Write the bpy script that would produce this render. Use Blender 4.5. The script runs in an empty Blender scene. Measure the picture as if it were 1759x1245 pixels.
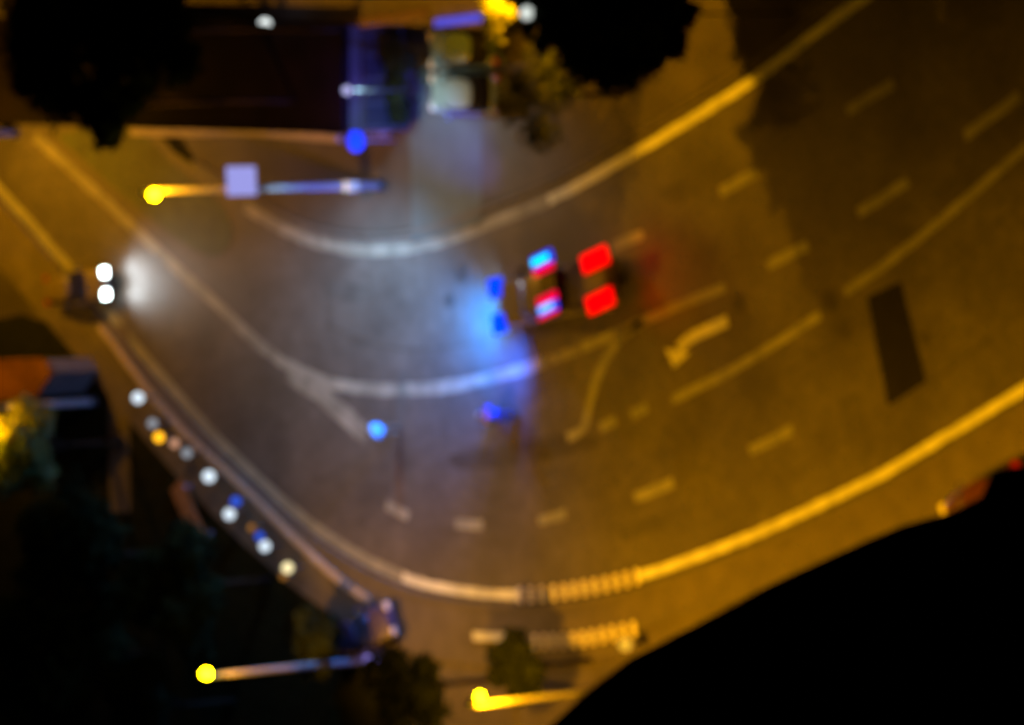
import bpy, bmesh, math, random
from mathutils import Vector, Matrix, noise
random.seed(7)
R = math.radians
sc = bpy.context.scene
C = sc.collection

# ------------------------------------------------------------------ camera
ELEV, DIST, FPX, W0, H0 = R(41), 205.0, 9000.0, 1759.0, 1245.0
ROLL = R(3.15)
fwd = Vector((-math.cos(ELEV), 0, -math.sin(ELEV)))
rt = Vector((math.sin(ELEV), 0, -math.cos(ELEV)))
up = Vector((0, 1, 0))
rt2 = rt * math.cos(ROLL) - up * math.sin(ROLL)
up2 = up * math.cos(ROLL) + rt * math.sin(ROLL)
EYE = -fwd * DIST
cam = bpy.data.cameras.new('camera')
camo = bpy.data.objects.new('camera', cam); C.objects.link(camo)
m = Matrix((rt2, up2, -fwd)).transposed().to_4x4(); m.translation = EYE
camo.matrix_world = m
cam.sensor_width = 36; cam.lens = 36 * FPX / W0
cam.clip_start = 1; cam.clip_end = 5000
cam.dof.use_dof = True; cam.dof.focus_distance = 12.0
FSTOP = 6.6
cam.dof.aperture_fstop = FSTOP
sc.camera = camo

def P(px, py, z=0.0):
    """ground (or height z) point of the place that lies on the sight line through a photo pixel"""
    d = fwd + rt2 * ((px - W0 / 2) / FPX) - up2 * ((py - H0 / 2) / FPX)
    t = (z - EYE.z) / d.z
    return EYE + d * t

# ------------------------------------------------------------------ world, exposure
world = bpy.data.worlds.new('World'); sc.world = world; world.use_nodes = True
nt = world.node_tree
sky = nt.nodes.new('ShaderNodeTexSky'); sky.sky_type = 'NISHITA'; sky.sun_disc = False
sky.sun_elevation = R(-3); sky.sun_rotation = R(90)
nt.nodes['Background'].inputs[1].default_value = 0.002
nt.links.new(sky.outputs[0], nt.nodes['Background'].inputs[0])
sc.view_settings.view_transform = 'Standard'; sc.view_settings.look = 'None'
sc.view_settings.exposure = 0.15; sc.view_settings.gamma = 1.0
sc.view_settings.use_curve_mapping = False
sc.cycles.use_denoising = True
sc.cycles.max_bounces = 4
sc.cycles.sample_clamp_indirect = 5

SODIUM = (1.0, 0.375, 0.002)
COOL = (0.72, 0.86, 1.0)
BLUE = (0.02, 0.12, 1.0)
RED = (1.0, 0.0, 0.003)

# ------------------------------------------------------------------ materials
def mat(name, col, rough=0.7, metal=0.0, noise_scale=3.0, var=0.2, bump=0.15, emit=None, es=0.0, detail=6, coat=0.0, spec=0.5):
    m = bpy.data.materials.new(name); m.use_nodes = True
    n, l = m.node_tree.nodes, m.node_tree.links
    b = n['Principled BSDF']
    b.inputs['Roughness'].default_value = rough
    b.inputs['Metallic'].default_value = metal
    b.inputs['Coat Weight'].default_value = coat
    b.inputs['Specular IOR Level'].default_value = spec
    tc = n.new('ShaderNodeTexCoord')
    ns = n.new('ShaderNodeTexNoise'); ns.inputs['Scale'].default_value = noise_scale; ns.inputs['Detail'].default_value = detail
    l.new(tc.outputs['Object'], ns.inputs['Vector'])
    cr = n.new('ShaderNodeValToRGB')
    cr.color_ramp.elements[0].position = 0.3; cr.color_ramp.elements[1].position = 0.7
    cr.color_ramp.elements[0].color = tuple(c * (1 - var) for c in col) + (1,)
    cr.color_ramp.elements[1].color = tuple(min(1, c * (1 + var)) for c in col) + (1,)
    l.new(ns.outputs[0], cr.inputs[0]); l.new(cr.outputs[0], b.inputs['Base Color'])
    if bump:
        bp = n.new('ShaderNodeBump'); bp.inputs['Strength'].default_value = bump; bp.inputs['Distance'].default_value = 0.02
        n2 = n.new('ShaderNodeTexNoise'); n2.inputs['Scale'].default_value = noise_scale * 12
        l.new(tc.outputs['Object'], n2.inputs['Vector'])
        l.new(n2.outputs[0], bp.inputs['Height']); l.new(bp.outputs[0], b.inputs['Normal'])
    if emit:
        b.inputs['Emission Color'].default_value = tuple(emit) + (1,)
        b.inputs['Emission Strength'].default_value = es
    return m

def asphalt_mat():
    m = mat('asphalt', (0.062, 0.060, 0.058), rough=0.62, noise_scale=0.35, var=0.32, bump=0.5, detail=10)
    n, l = m.node_tree.nodes, m.node_tree.links
    b = n['Principled BSDF']; ramp = [x for x in n if x.type == 'VALTORGB'][0]
    tc = [x for x in n if x.type == 'TEX_COORD'][0]
    fine = n.new('ShaderNodeTexNoise'); fine.inputs['Scale'].default_value = 2.2; fine.inputs['Detail'].default_value = 8
    l.new(tc.outputs['Object'], fine.inputs['Vector'])
    mr = n.new('ShaderNodeMapRange'); mr.inputs[1].default_value = .3; mr.inputs[2].default_value = .75
    mr.inputs[3].default_value = .72; mr.inputs[4].default_value = 1.25
    l.new(fine.outputs[0], mr.inputs[0])
    mx = n.new('ShaderNodeMixRGB'); mx.blend_type = 'MULTIPLY'; mx.inputs[0].default_value = 1
    l.new(ramp.outputs[0], mx.inputs[1]); l.new(mr.outputs[0], mx.inputs[2]); l.new(mx.outputs[0], b.inputs['Base Color'])
    r2 = n.new('ShaderNodeMapRange'); r2.inputs[3].default_value = .5; r2.inputs[4].default_value = .8
    l.new(fine.outputs[0], r2.inputs[0]); l.new(r2.outputs[0], b.inputs['Roughness'])
    return m

def paint_mat():
    m = mat('road_paint', (0.50, 0.56, 0.50), rough=0.6, noise_scale=1.3, var=0.25, bump=0.3, detail=8)
    return m

M = {}
M['asphalt'] = asphalt_mat()
M['paint'] = paint_mat()
M['paint_mid'] = mat('faded_road_paint', (0.18, 0.195, 0.17), rough=0.65, noise_scale=1.2, var=0.3, bump=0.3, detail=9)
M['paint_dim'] = mat('scuffed_road_paint', (0.12, 0.12, 0.11), rough=0.7, noise_scale=1.1, var=0.3)
M['paint_worn'] = mat('worn_road_paint', (0.165, 0.17, 0.15), rough=0.65, noise_scale=1.1, var=0.4, bump=0.3, detail=9)
M['stud'] = mat('stud_white', (0.8, 0.8, 0.7), rough=.5, var=.1, bump=0)
M['patch'] = mat('near_black_asphalt', spec=0.1, col=(0.010, 0.010, 0.010), rough=0.8, noise_scale=1.5)
M['soil'] = mat('dark_soil', spec=0.03, col=(0.012, 0.013, 0.010), noise_scale=0.6, var=0.5)
M['paving'] = mat('paving', (0.075, 0.068, 0.060), noise_scale=0.8, var=0.25)
M['paving_pale'] = mat('pale_paving', (0.058, 0.075, 0.080), noise_scale=0.6, var=0.2)
M['kerb_dark'] = mat('kerb_stone_dark', (0.075, 0.07, 0.065), noise_scale=3, var=0.2)
M['kerb'] = mat('kerb_stone', (0.30, 0.27, 0.24), noise_scale=3, var=0.2)
M['concrete'] = mat('concrete', (0.12, 0.105, 0.15), noise_scale=2, var=0.2)
M['grass'] = mat('grass', (0.042, 0.058, 0.025), noise_scale=1, var=0.35, bump=0.8)
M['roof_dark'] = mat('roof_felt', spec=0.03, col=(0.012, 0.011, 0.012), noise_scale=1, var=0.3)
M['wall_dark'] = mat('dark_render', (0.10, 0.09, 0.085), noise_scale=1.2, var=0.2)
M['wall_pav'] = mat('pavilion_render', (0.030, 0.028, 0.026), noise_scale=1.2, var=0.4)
M['glass'] = mat('dark_glass', (0.02, 0.02, 0.025), rough=0.08, var=0.05, bump=0)
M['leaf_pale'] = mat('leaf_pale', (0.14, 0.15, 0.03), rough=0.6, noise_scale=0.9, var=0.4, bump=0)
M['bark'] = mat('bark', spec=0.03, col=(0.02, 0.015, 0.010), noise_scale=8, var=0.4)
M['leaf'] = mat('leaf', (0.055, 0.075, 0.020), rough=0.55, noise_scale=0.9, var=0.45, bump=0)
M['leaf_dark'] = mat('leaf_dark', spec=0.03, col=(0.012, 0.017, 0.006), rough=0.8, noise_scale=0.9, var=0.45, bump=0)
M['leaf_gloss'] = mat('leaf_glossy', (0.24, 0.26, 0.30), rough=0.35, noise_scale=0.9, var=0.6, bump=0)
M['steel'] = mat('galvanised_steel', (0.42, 0.42, 0.42), rough=0.55, metal=0.3, noise_scale=4, var=0.1, bump=0)
M['dark_metal'] = mat('dark_metal', (0.04, 0.04, 0.045), rough=0.5, metal=0.4, noise_scale=4, bump=0)
M['rubber'] = mat('rubber', (0.015, 0.015, 0.015), rough=0.85, noise_scale=8, bump=0)
M['sign_face'] = mat('sign_face', (0.75, 0.75, 0.80), rough=0.4, noise_scale=6, var=0.12, bump=0)
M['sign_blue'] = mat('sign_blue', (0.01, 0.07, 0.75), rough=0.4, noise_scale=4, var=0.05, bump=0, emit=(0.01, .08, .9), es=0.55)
M['white_paint'] = mat('car_paint_pale', (0.14, 0.21, 0.22), rough=0.6, noise_scale=2, var=0.05, bump=0, coat=0.0)
M['grey_paint'] = mat('car_paint_grey', (0.11, 0.19, 0.22), rough=0.35, noise_scale=2, var=0.05, bump=0, coat=0.6)
M['tan_paint'] = mat('car_paint_brown', (0.09, 0.075, 0.06), rough=0.5, noise_scale=2, var=0.05, bump=0)
M['dark_paint'] = mat('car_paint_dark', (0.03, 0.03, 0.035), rough=0.35, noise_scale=2, var=0.05, bump=0, coat=0.6)
M['police_paint'] = mat('police_paint', (0.10, 0.10, 0.11), rough=0.35, noise_scale=2, var=0.08, bump=0, coat=0.6)
M['redbrown_paint'] = mat('car_paint_maroon', (0.05, 0.013, 0.010), rough=0.35, noise_scale=2, var=0.05, bump=0, coat=0.6)
M['tile_red'] = mat('red_awning', (0.12, 0.042, 0.014), rough=0.8, noise_scale=3, var=0.25)
M['wood'] = mat('wood', (0.22, 0.11, 0.045), rough=0.7, noise_scale=5, var=0.3)
M['skin'] = mat('skin', (0.45, 0.28, 0.2), rough=0.6, var=0.05, bump=0)
M['hair'] = mat('hair', (0.02, 0.015, 0.012), rough=0.6, var=0.2, bump=0)
M['jacket_light'] = mat('jacket_light_blue', (0.12, 0.45, 0.85), rough=0.7, var=0.1, emit=None)
M['jacket_blue'] = mat('jacket_blue', (0.02, 0.09, 0.75), rough=0.7, var=0.1)
M['trousers'] = mat('trousers_brown', (0.13, 0.06, 0.03), rough=0.85, var=0.2)
M['trousers_dark'] = mat('trousers_dark', (0.03, 0.03, 0.05), rough=0.85, var=0.2)
M['lens_off'] = mat('red_lens_unlit', (0.25, 0.01, 0.02), rough=0.3, var=0.05, bump=0)
M['plate'] = mat('plate', (0.6, 0.6, 0.55), rough=0.5, var=0.05, bump=0)

def emis(name, col, s):
    m = bpy.data.materials.new(name); m.use_nodes = True
    n, l = m.node_tree.nodes, m.node_tree.links
    n.remove(n['Principled BSDF']); e = n.new('ShaderNodeEmission')
    e.inputs[0].default_value = tuple(col) + (1,); e.inputs[1].default_value = s
    l.new(e.outputs[0], n['Material Output'].inputs[0])
    return m
E = {
 'sodium': emis('sodium_lamp', (1.0, 0.66, 0.001), 115),
 'white': emis('white_led', (0.75, 0.88, 1.0), 1.15),
 'whitedim': emis('white_led_dim', (0.62, 0.68, 0.78), 0.45),
 'head': emis('headlight', (0.85, 1.0, 0.98), 14),
 'amber': emis('amber_lamp', (1.0, 0.45, 0.01), 2.2),
 'amberdim': emis('amber_lamp_dim', (1.0, 0.40, 0.06), 0.3),
 'peach': emis('peach_lamp', (1.0, 0.50, 0.30), .55),
 'blue': emis('blue_lamp', (0.03, 0.13, 1.0), .75),
 'warm': emis('warm_lamp', (1.0, 0.85, 0.45), 1.3),
 'violet': emis('violet_lamp', (0.38, 0.30, 1.0), 1.6),
 'beacon': emis('blue_beacon', (0.0, 0.50, 1.0), 2.6),
 'beaconmix': emis('pale_blue_beacon', (0.10, 0.38, 1.0), 1.9),
 'grille': emis('grille_beacon', (0.0, 0.04, 0.85), 1.6),
 'red': emis('red_beacon', (1.0, 0.0, 0.001), 1.6),
 'redpink': emis('pink_red_beacon', (1.0, 0.0, 0.04), 1.0),
 'redtail': emis('tail_light', (1.0, 0.02, 0.0), 0.4),
 'amberind': emis('indicator', (1.0, 0.35, 0.03), 2.0),
}

# ------------------------------------------------------------------ mesh helpers
def link(name, me, parent=None, mats=None):
    o = bpy.data.objects.new(name, me); C.objects.link(o)
    if parent: o.parent = parent
    if mats is not None and me is not None and not me.materials:
        for k in (mats if isinstance(mats, (list, tuple)) else [mats]): me.materials.append(k)
    return o

def thing(name, label, cat, loc=(0, 0, 0), rz=0.0, group=None):
    o = bpy.data.objects.new(name, None); C.objects.link(o)
    o.location = loc; o.rotation_euler = (0, 0, rz); o.empty_display_size = .2
    o['label'] = label; o['category'] = cat
    if group: o['group'] = group
    return o

def from_bm(name, bm, mt, parent=None, smooth=False):
    bmesh.ops.recalc_face_normals(bm, faces=bm.faces)
    me = bpy.data.meshes.new(name); bm.to_mesh(me); bm.free()
    if smooth:
        for p in me.polygons: p.use_smooth = True
    return link(name, me, parent, mt)

def add_box(bm, c, s, bev=0.0, rot=None):
    r = bmesh.ops.create_cube(bm, size=1)
    vs = r['verts']
    for v in vs: v.co = Vector((v.co.x * s[0], v.co.y * s[1], v.co.z * s[2]))
    if bev:
        es = {e for v in vs for e in v.link_edges}
        r2 = bmesh.ops.bevel(bm, geom=list(es), offset=bev, segments=2, affect='EDGES', profile=.6)
        vs = list({v for f in r2['faces'] for v in f.verts} | {v for v in vs if v.is_valid})
    if rot is not None:
        for v in vs: v.co = rot @ v.co
    for v in vs: v.co += Vector(c)
    return vs

def box(name, c, s, mt, parent=None, bev=0.0, rot=None):
    bm = bmesh.new(); add_box(bm, c, s, bev, rot)
    return from_bm(name, bm, mt, parent)

def add_tube(bm, pts, rads, n=10, caps=True):
    rings = []
    for i, p in enumerate(pts):
        p = Vector(p)
        a = Vector(pts[max(0, i - 1)]); b = Vector(pts[min(len(pts) - 1, i + 1)])
        d = (b - a).normalized()
        u = d.orthogonal().normalized() if i == 0 else (lastu - d * lastu.dot(d)).normalized()
        lastu = u; w = d.cross(u)
        rings.append([bm.verts.new(p + (u * math.cos(2 * math.pi * k / n) + w * math.sin(2 * math.pi * k / n)) * rads[i]) for k in range(n)])
    for a, b in zip(rings, rings[1:]):
        for k in range(n): bm.faces.new((a[k], a[(k + 1) % n], b[(k + 1) % n], b[k]))
    if caps:
        bm.faces.new(rings[0][::-1]); bm.faces.new(rings[-1])

def tube(name, pts, rads, mt, parent=None, n=10):
    bm = bmesh.new(); add_tube(bm, pts, rads, n); return from_bm(name, bm, mt, parent, True)

def ball(name, c, r, mt, parent=None, sc3=(1, 1, 1), seg=14):
    bm = bmesh.new(); bmesh.ops.create_uvsphere(bm, u_segments=seg, v_segments=seg // 2 + 2, radius=1)
    for v in bm.verts: v.co = Vector((v.co.x * r * sc3[0] + c[0], v.co.y * r * sc3[1] + c[1], v.co.z * r * sc3[2] + c[2]))
    return from_bm(name, bm, mt, parent, True)

def smooth_line(px, step=14):
    """Catmull-Rom through photo points, on the ground"""
    pts = [P(x, y) for x, y in px]
    if len(pts) == 2: ext = [pts[0] * 2 - pts[1]] + pts + [pts[1] * 2 - pts[0]]
    else: ext = [pts[0] * 2 - pts[1]] + pts + [pts[-1] * 2 - pts[-2]]
    out = []
    for i in range(1, len(ext) - 2):
        p0, p1, p2, p3 = ext[i - 1:i + 3]
        n = max(2, int((p2 - p1).length / 0.5))
        for k in range(n):
            t = k / n
            out.append(0.5 * ((2 * p1) + (p2 - p0) * t + (2 * p0 - 5 * p1 + 4 * p2 - p3) * t * t + (3 * p1 - p0 - 3 * p2 + p3) * t ** 3))
    out.append(ext[-2])
    return out

def side(pts, i):
    d = pts[min(i + 1, len(pts) - 1)] - pts[max(i - 1, 0)]; d.z = 0; d.normalize()
    return Vector((-d.y, d.x, 0))

def ribbon(name, px, width, z, mt, parent=None, h=0.0, taper=None, ragged=0.0):
    pts = smooth_line(px) if not isinstance(px[0], Vector) else px
    bm = bmesh.new(); L = []; Rr = []
    for i, p in enumerate(pts):
        s = side(pts, i); w = width / 2
        jl = ragged * noise.noise(p * 1.7); jr = ragged * noise.noise(p * 1.7 + Vector((9, 3, 1)))
        L.append((p + s * (w + jl)).to_tuple()[:2]); Rr.append((p - s * (w + jr)).to_tuple()[:2])
    vl = [bm.verts.new((a[0], a[1], z)) for a in L]; vr = [bm.verts.new((a[0], a[1], z)) for a in Rr]
    for i in range(len(pts) - 1): bm.faces.new((vl[i], vr[i], vr[i + 1], vl[i + 1]))
    if h:
        r = bmesh.ops.extrude_face_region(bm, geom=bm.faces[:])
        for v in r['geom']:
            if isinstance(v, bmesh.types.BMVert): v.co.z -= h
    return from_bm(name, bm, mt, parent)

def polygon(name, px, z, mt, parent=None, h=0.0, smooth=False, zimg=0.0):
    pts = smooth_line(px + [px[0]])[:-1] if smooth else [P(x, y, zimg) for x, y in px]
    bm = bmesh.new()
    f = bm.faces.new([bm.verts.new((p.x, p.y, z)) for p in pts])
    if h:
        r = bmesh.ops.extrude_face_region(bm, geom=[f])
        for v in r['geom']:
            if isinstance(v, bmesh.types.BMVert): v.co.z -= h
    bmesh.ops.triangulate(bm, faces=[f for f in bm.faces if len(f.verts) > 4])
    return from_bm(name, bm, mt, parent)

def structure(o): o['kind'] = 'structure'; return o

# ------------------------------------------------------------------ ground and road
bm = bmesh.new(); bmesh.ops.create_grid(bm, x_segments=40, y_segments=40, size=1500)
structure(from_bm('ground', bm, M['soil']))

outer = [(-160, 150), (0, 325), (85, 420), (180, 530), (300, 672), (400, 780), (500, 872), (570, 925), (650, 972), (740, 1005), (860, 1021), (960, 1017), (1080, 994), (1200, 955), (1330, 903), (1500, 822), (1620, 752), (1759, 668), (1990, 520), (2300, 320)]
inner = [(330, 300), (420, 355), (480, 390), (550, 418), (640, 430), (740, 418), (850, 380), (960, 335), (1100, 257), (1275, 150), (1410, 50), (1560, -60), (1800, -240)]
op = smooth_line(outer); ip = smooth_line(inner)
def offset(pts, d): return [p + side(pts, i) * d for i, p in enumerate(pts)]
# side(): left of travel. outer runs left->right, so the road lies on its left (+)
ooff = offset(op, -0.35); ioff = offset(ip, 0.45)
left_in = [P(x, y) for x, y in [(300, 262), (120, 40), (-20, -120), (-400, -200)]]
loop = ooff + [P(2600, -300)] + ioff[::-1] + left_in
bm = bmesh.new(); f = bm.faces.new([bm.verts.new((p.x, p.y, 0.008)) for p in loop])
bmesh.ops.triangulate(bm, faces=[f])
road = structure(from_bm('road', bm, M['asphalt']))

def mark(name, px, w, ragged=0.05, m='paint'): return ribbon(name, px, w, 0.013, M[m], road, ragged=ragged)
def wide(name, pts, w, m='paint'): return ribbon(name, pts, w, 0.013, M[m], road, ragged=0.05)
ia = min(range(len(op)), key=lambda i: (op[i] - P(888, 1021)).length); ib = min(range(len(op)), key=lambda i: (op[i] - P(1092, 991)).length)
i0 = min(range(len(op)), key=lambda i: (op[i] - P(700, 990)).length)
wide('edge_line', op[:i0 + 1], 0.46, 'paint_mid'); wide('edge_line', op[i0:ia + 1], 0.38); wide('edge_line', op[ib:], 0.38)
j0 = min(range(len(ip)), key=lambda i: (ip[i] - P(428, 360)).length); j1 = min(range(len(ip)), key=lambda i: (ip[i] - P(940, 345)).length)
wide('edge_line', ip[j0:j1 + 1], 0.48, 'paint_worn'); wide('edge_line', ip[j1:], 0.40)
mark('lane_line', [(60, 235), (165, 330), (260, 420), (370, 520), (450, 595), (505, 632), (570, 658), (640, 668), (700, 669), (780, 662), (850, 647), (935, 622)], 0.50, 0.08, 'paint_worn')
mark('lane_line', [(940, 620), (970, 610), (996, 600)], 0.34, .04, 'paint_worn')
mark('lane_line', [(1000, 598), (1080, 562), (1160, 527), (1245, 493)], 0.36, 0.05, 'paint_mid')
ribbon('lane_line', [(495, 640), (535, 665), (580, 702), (630, 748)], 0.85, 0.018, M['paint_worn'], road, ragged=0.12)
mark('lane_line', [(1105, 552), (1070, 578), (1042, 615), (1022, 660), (1010, 710), (1000, 738), (975, 752)], 0.36, .05, 'paint_mid')
mark('lane_line', [(1155, 686), (1240, 645), (1330, 592), (1410, 540)], 0.34, .05, 'paint_mid')
mark('lane_line', [(1452, 502), (1540, 440), (1650, 350), (1759, 256), (1900, 140)], 0.34, .05, 'paint_mid')
for d in [[(1288, 775), (1362, 737)], [(1090, 855), (1157, 829)], [(926, 895), (972, 882)], [(783, 899), (830, 902)], [(664, 867), (702, 887)],
          [(1237, 330), (1300, 296)], [(1318, 457), (1388, 420)], [(1474, 366), (1560, 312)], [(1455, 190), (1535, 143)], [(1658, 234), (1752, 164)],
          [(1085, 713), (1112, 699)], [(1032, 735), (1058, 722)], [(1050, 425), (1105, 402)]]:
    mark('lane_dash', d, 0.40, .05, 'paint_mid')
# left turn arrow
ap = smooth_line([(1250, 551), (1215, 566), (1182, 583), (1166, 600)])
bm = bmesh.new()
vl = []; vr = []
for i, p in enumerate(ap):
    s = side(ap, i); vl.append(bm.verts.new((p.x + s.x * .22, p.y + s.y * .22, 0.013))); vr.append(bm.verts.new((p.x - s.x * .22, p.y - s.y * .22, 0.013)))
for i in range(len(ap) - 1): bm.faces.new((vl[i], vr[i], vr[i + 1], vl[i + 1]))
a, b, c = P(1143, 598), P(1186, 606), P(1158, 632)
bm.faces.new([bm.verts.new((q.x, q.y, 0.017)) for q in (a, b, c)])
from_bm('turn_arrow', bm, M['paint'], road)

polygon('asphalt_patch', [(1490, 510), (1548, 483), (1592, 655), (1526, 697)], 0.013, M['patch'], road)  # near-black four-sided patch, much darker than the road around it
M['shadow_and_seam'] = mat('shadow_and_seam_asphalt', (0.036, 0.034, 0.030), rough=.6, noise_scale=1.0, var=.3)  # darker asphalt for a painted shadow, the seams and the manhole covers
M['repair'] = mat('old_repair_asphalt', (0.050, 0.049, 0.047), rough=.75, noise_scale=1.2, var=.25)
polygon('shadow_patch', [(770, 782), (850, 768), (930, 752), (990, 742), (1030, 762), (950, 788), (860, 802), (785, 804)], 0.0105, M['shadow_and_seam'], road, smooth=True)  # shadow across the road, put in as a darker patch
for q in ([(1130, 330), (1235, 272), (1262, 296), (1158, 356)], [(1440, 690), (1475, 672), (1505, 780), (1470, 798)], [(1060, 905), (1180, 868), (1190, 892), (1070, 930)],
          [(560, 480), (640, 492), (632, 522), (556, 512)], [(1600, 330), (1700, 262), (1722, 290), (1622, 360)], [(60, 340), (150, 420), (135, 445), (45, 362)]):
    polygon('repair_patch', q, 0.0105, M['repair'], road)
for q in ([(1240, 700), (1420, 600), (1600, 480), (1740, 360)], [(1330, 830), (1480, 740), (1650, 620), (1759, 530)], [(560, 560), (690, 600), (840, 585), (880, 575)]):
    ribbon('seam', q, .07, 0.012, M['shadow_and_seam'], road, ragged=.03)
def manhole(px, py, r):
    bm = bmesh.new(); c = P(px, py)
    bmesh.ops.create_cone(bm, cap_ends=True, segments=20, radius1=r, radius2=r, depth=0.02)
    bmesh.ops.translate(bm, verts=bm.verts, vec=(c.x, c.y, 0.012))
    o = from_bm('manhole_cover', bm, M['shadow_and_seam'], road)
    bm = bmesh.new()
    for k in range(-2, 3): add_box(bm, (c.x + k * r * .32, c.y, 0.026), (r * .1, r * 1.2 * math.sqrt(1 - (k * .3) ** 2), 0.01))
    from_bm('grip_bar', bm, M['dark_metal'], o)
for q in [(793, 470, .42), (772, 516, .30), (1268, 522, .40), (1424, 518, .45), (1450, 572, .38), (1590, 580, .22)]: manhole(*q)

# pavements, kerbs (real steps)
pav_out = offset(op, -0.62)
kerb_o = structure(ribbon('kerb', offset(op, -0.50), 0.22, 0.12, M['kerb_dark'], h=0.12, ragged=0.0))
walk = offset(op, -1.75)
structure(ribbon('pavement', walk, 2.28, 0.10, M['paving'], h=0.10))
kl = [(175, 560), (300, 722), (420, 835), (520, 935), (590, 998), (640, 1032)]
structure(ribbon('kerb', kl, 0.30, 0.16, M['kerb'], h=0.16))
k2 = structure(ribbon('kerb', [(815, 1092), (890, 1094), (960, 1094), (1060, 1082), (1150, 1058), (1300, 1010)], 0.30, 0.16, M['kerb_dark'], h=0.16))
k1w = ribbon('painted_kerb', [(818, 1092), (880, 1094)], 0.34, 0.165, M['paint'], k2, h=0.02)
structure(polygon('pavement', [(560, 985), (700, 1040), (820, 1062), (960, 1062), (1160, 1010), (1420, 930), (1480, 1060), (1200, 1130), (1000, 1300), (700, 1300), (640, 1130)], 0.06, M['paving'], h=0.06))
for (pts, n, par, z) in ((op[ia:ib + 1], 12, road, .03), (smooth_line([(925, 1102), (1000, 1098), (1095, 1080)]), 11, k2, .19)):
    src = None
    for k in range(n):
        fk = k * (len(pts) - 1) / (n - 1); i = min(int(fk), len(pts) - 2); q = pts[i].lerp(pts[i + 1], fk - i); s = side(pts, i); a = math.atan2(s.y, s.x)
        if src is None:
            src = box('road_stud', (0, 0, 0), (0.60, 0.19, 0.07), M['stud'], par, bev=0.02); o = src
        else:
            o = bpy.data.objects.new('road_stud', src.data); C.objects.link(o); o.parent = par
        o.location = (q.x, q.y, z); o.rotation_euler = (0, 0, a)
# inner pavement and corner
ik = structure(ribbon('kerb', offset(ip, 0.60), 0.20, 0.12, M['kerb_dark'], h=0.12))
in_line = offset(ip, 0.75)
loop = [(p.x, p.y) for p in in_line] + [(P(x, y).x, P(x, y).y) for x, y in [(1750, -420), (400, -420), (300, 210)]]
bm = bmesh.new(); f = bm.faces.new([bm.verts.new((x, y, 0.09)) for x, y in loop])
bmesh.ops.triangulate(bm, faces=[f])
structure(from_bm('pavement', bm, mat('inner_paving', (0.05, 0.045, 0.04), noise_scale=.5, var=.35)))
structure(polygon('driveway', [(712, 418), (830, 384), (832, -60), (700, -60)], 0.098, M['paving_pale']))
structure(ribbon('kerb', [(235, 226), (330, 228), (430, 226), (590, 238)], 0.30, 0.35, M['kerb'], h=0.35))
# verge triangle between the two carriageways
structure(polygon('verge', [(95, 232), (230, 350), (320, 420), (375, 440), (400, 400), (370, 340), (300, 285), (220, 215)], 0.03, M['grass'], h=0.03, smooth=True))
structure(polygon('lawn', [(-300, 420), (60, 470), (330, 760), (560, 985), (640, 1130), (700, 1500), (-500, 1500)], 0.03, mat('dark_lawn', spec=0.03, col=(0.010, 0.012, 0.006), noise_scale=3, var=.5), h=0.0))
structure(polygon('pavement', [(-300, 180), (-60, 330), (60, 455), (165, 575), (100, 560), (40, 540), (-60, 560), (-300, 560)], 0.05, mat('verge_paving', (0.035, 0.032, 0.028), noise_scale=.6, var=.35)))
structure(polygon('garden_path', [(185, 560), (222, 560), (225, 880), (190, 880)], 0.036, M['paving']))

# ------------------------------------------------------------------ lamps
def spot(name, loc, target, power, col, angle=150, blend=0.6, rad=0.12, parent=None):
    l = bpy.data.lights.new(name, 'SPOT'); l.energy = power; l.color = col; l.spot_size = R(angle); l.spot_blend = blend; l.shadow_soft_size = rad
    o = bpy.data.objects.new(name, l); C.objects.link(o); o.location = loc
    o.rotation_euler = (Vector(target) - Vector(loc)).to_track_quat('-Z', 'Y').to_euler()
    if parent: o.parent = parent; o.matrix_parent_inverse = Matrix.Translation(-parent.location)
    return o

LAMP_GROUP = 'tall sodium street lamps along the road'
def street_lamp(label, base, head, power, head_r=0.18, tilt=(0, 0), group=LAMP_GROUP, ang=156):
    """base: ground point; head: point of the bulb"""
    b = Vector(base); h = Vector(head)
    t = thing('street_lamp', label, 'street lamp', b, 0, group)
    top = Vector((b.x, b.y, h.z - 0.1)) ; rel = h - b
    ln = Vector((rel.x, rel.y, 0)).length
    tube('pole', [(0, 0, 0), (0, 0, rel.z * .5), (0, 0, rel.z - 0.5), (rel.x * .15, rel.y * .15, rel.z - .12), (rel.x * .45, rel.y * .45, rel.z + .05), (rel.x * .9, rel.y * .9, rel.z + .12)], [.17, .13, .105, .10, .09, .08], M['steel'], t)
    tube('base_flange', [(0, 0, 0), (0, 0, .35)], [.26, .22], M['dark_metal'], t)
    d = Vector((rel.x, rel.y, 0)).normalized() if ln > .1 else Vector((-1, 0, 0))
    a = math.atan2(d.y, d.x); rot = Matrix.Rotation(a, 3, 'Z')
    box('lamp_housing', (rel.x - d.x * .22, rel.y - d.y * .22, rel.z + .16), (.45, .20, .08), M['steel'], t, bev=.03, rot=rot)
    ball('lamp_bulb', (rel.x + d.x * .10, rel.y + d.y * .10, rel.z), head_r, E['sodium'], t, (1, 1, 1))
    spot('lamp_light', h - Vector((0, 0, .25)), h + Vector((tilt[0], tilt[1], -10)), power, SODIUM, ang, .55, .07, t)
    return t

def lamp_px(label, base_px, head_px, z, power, **k):
    return street_lamp(label, P(*base_px), P(head_px[0], head_px[1], z), power, **k)

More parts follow.
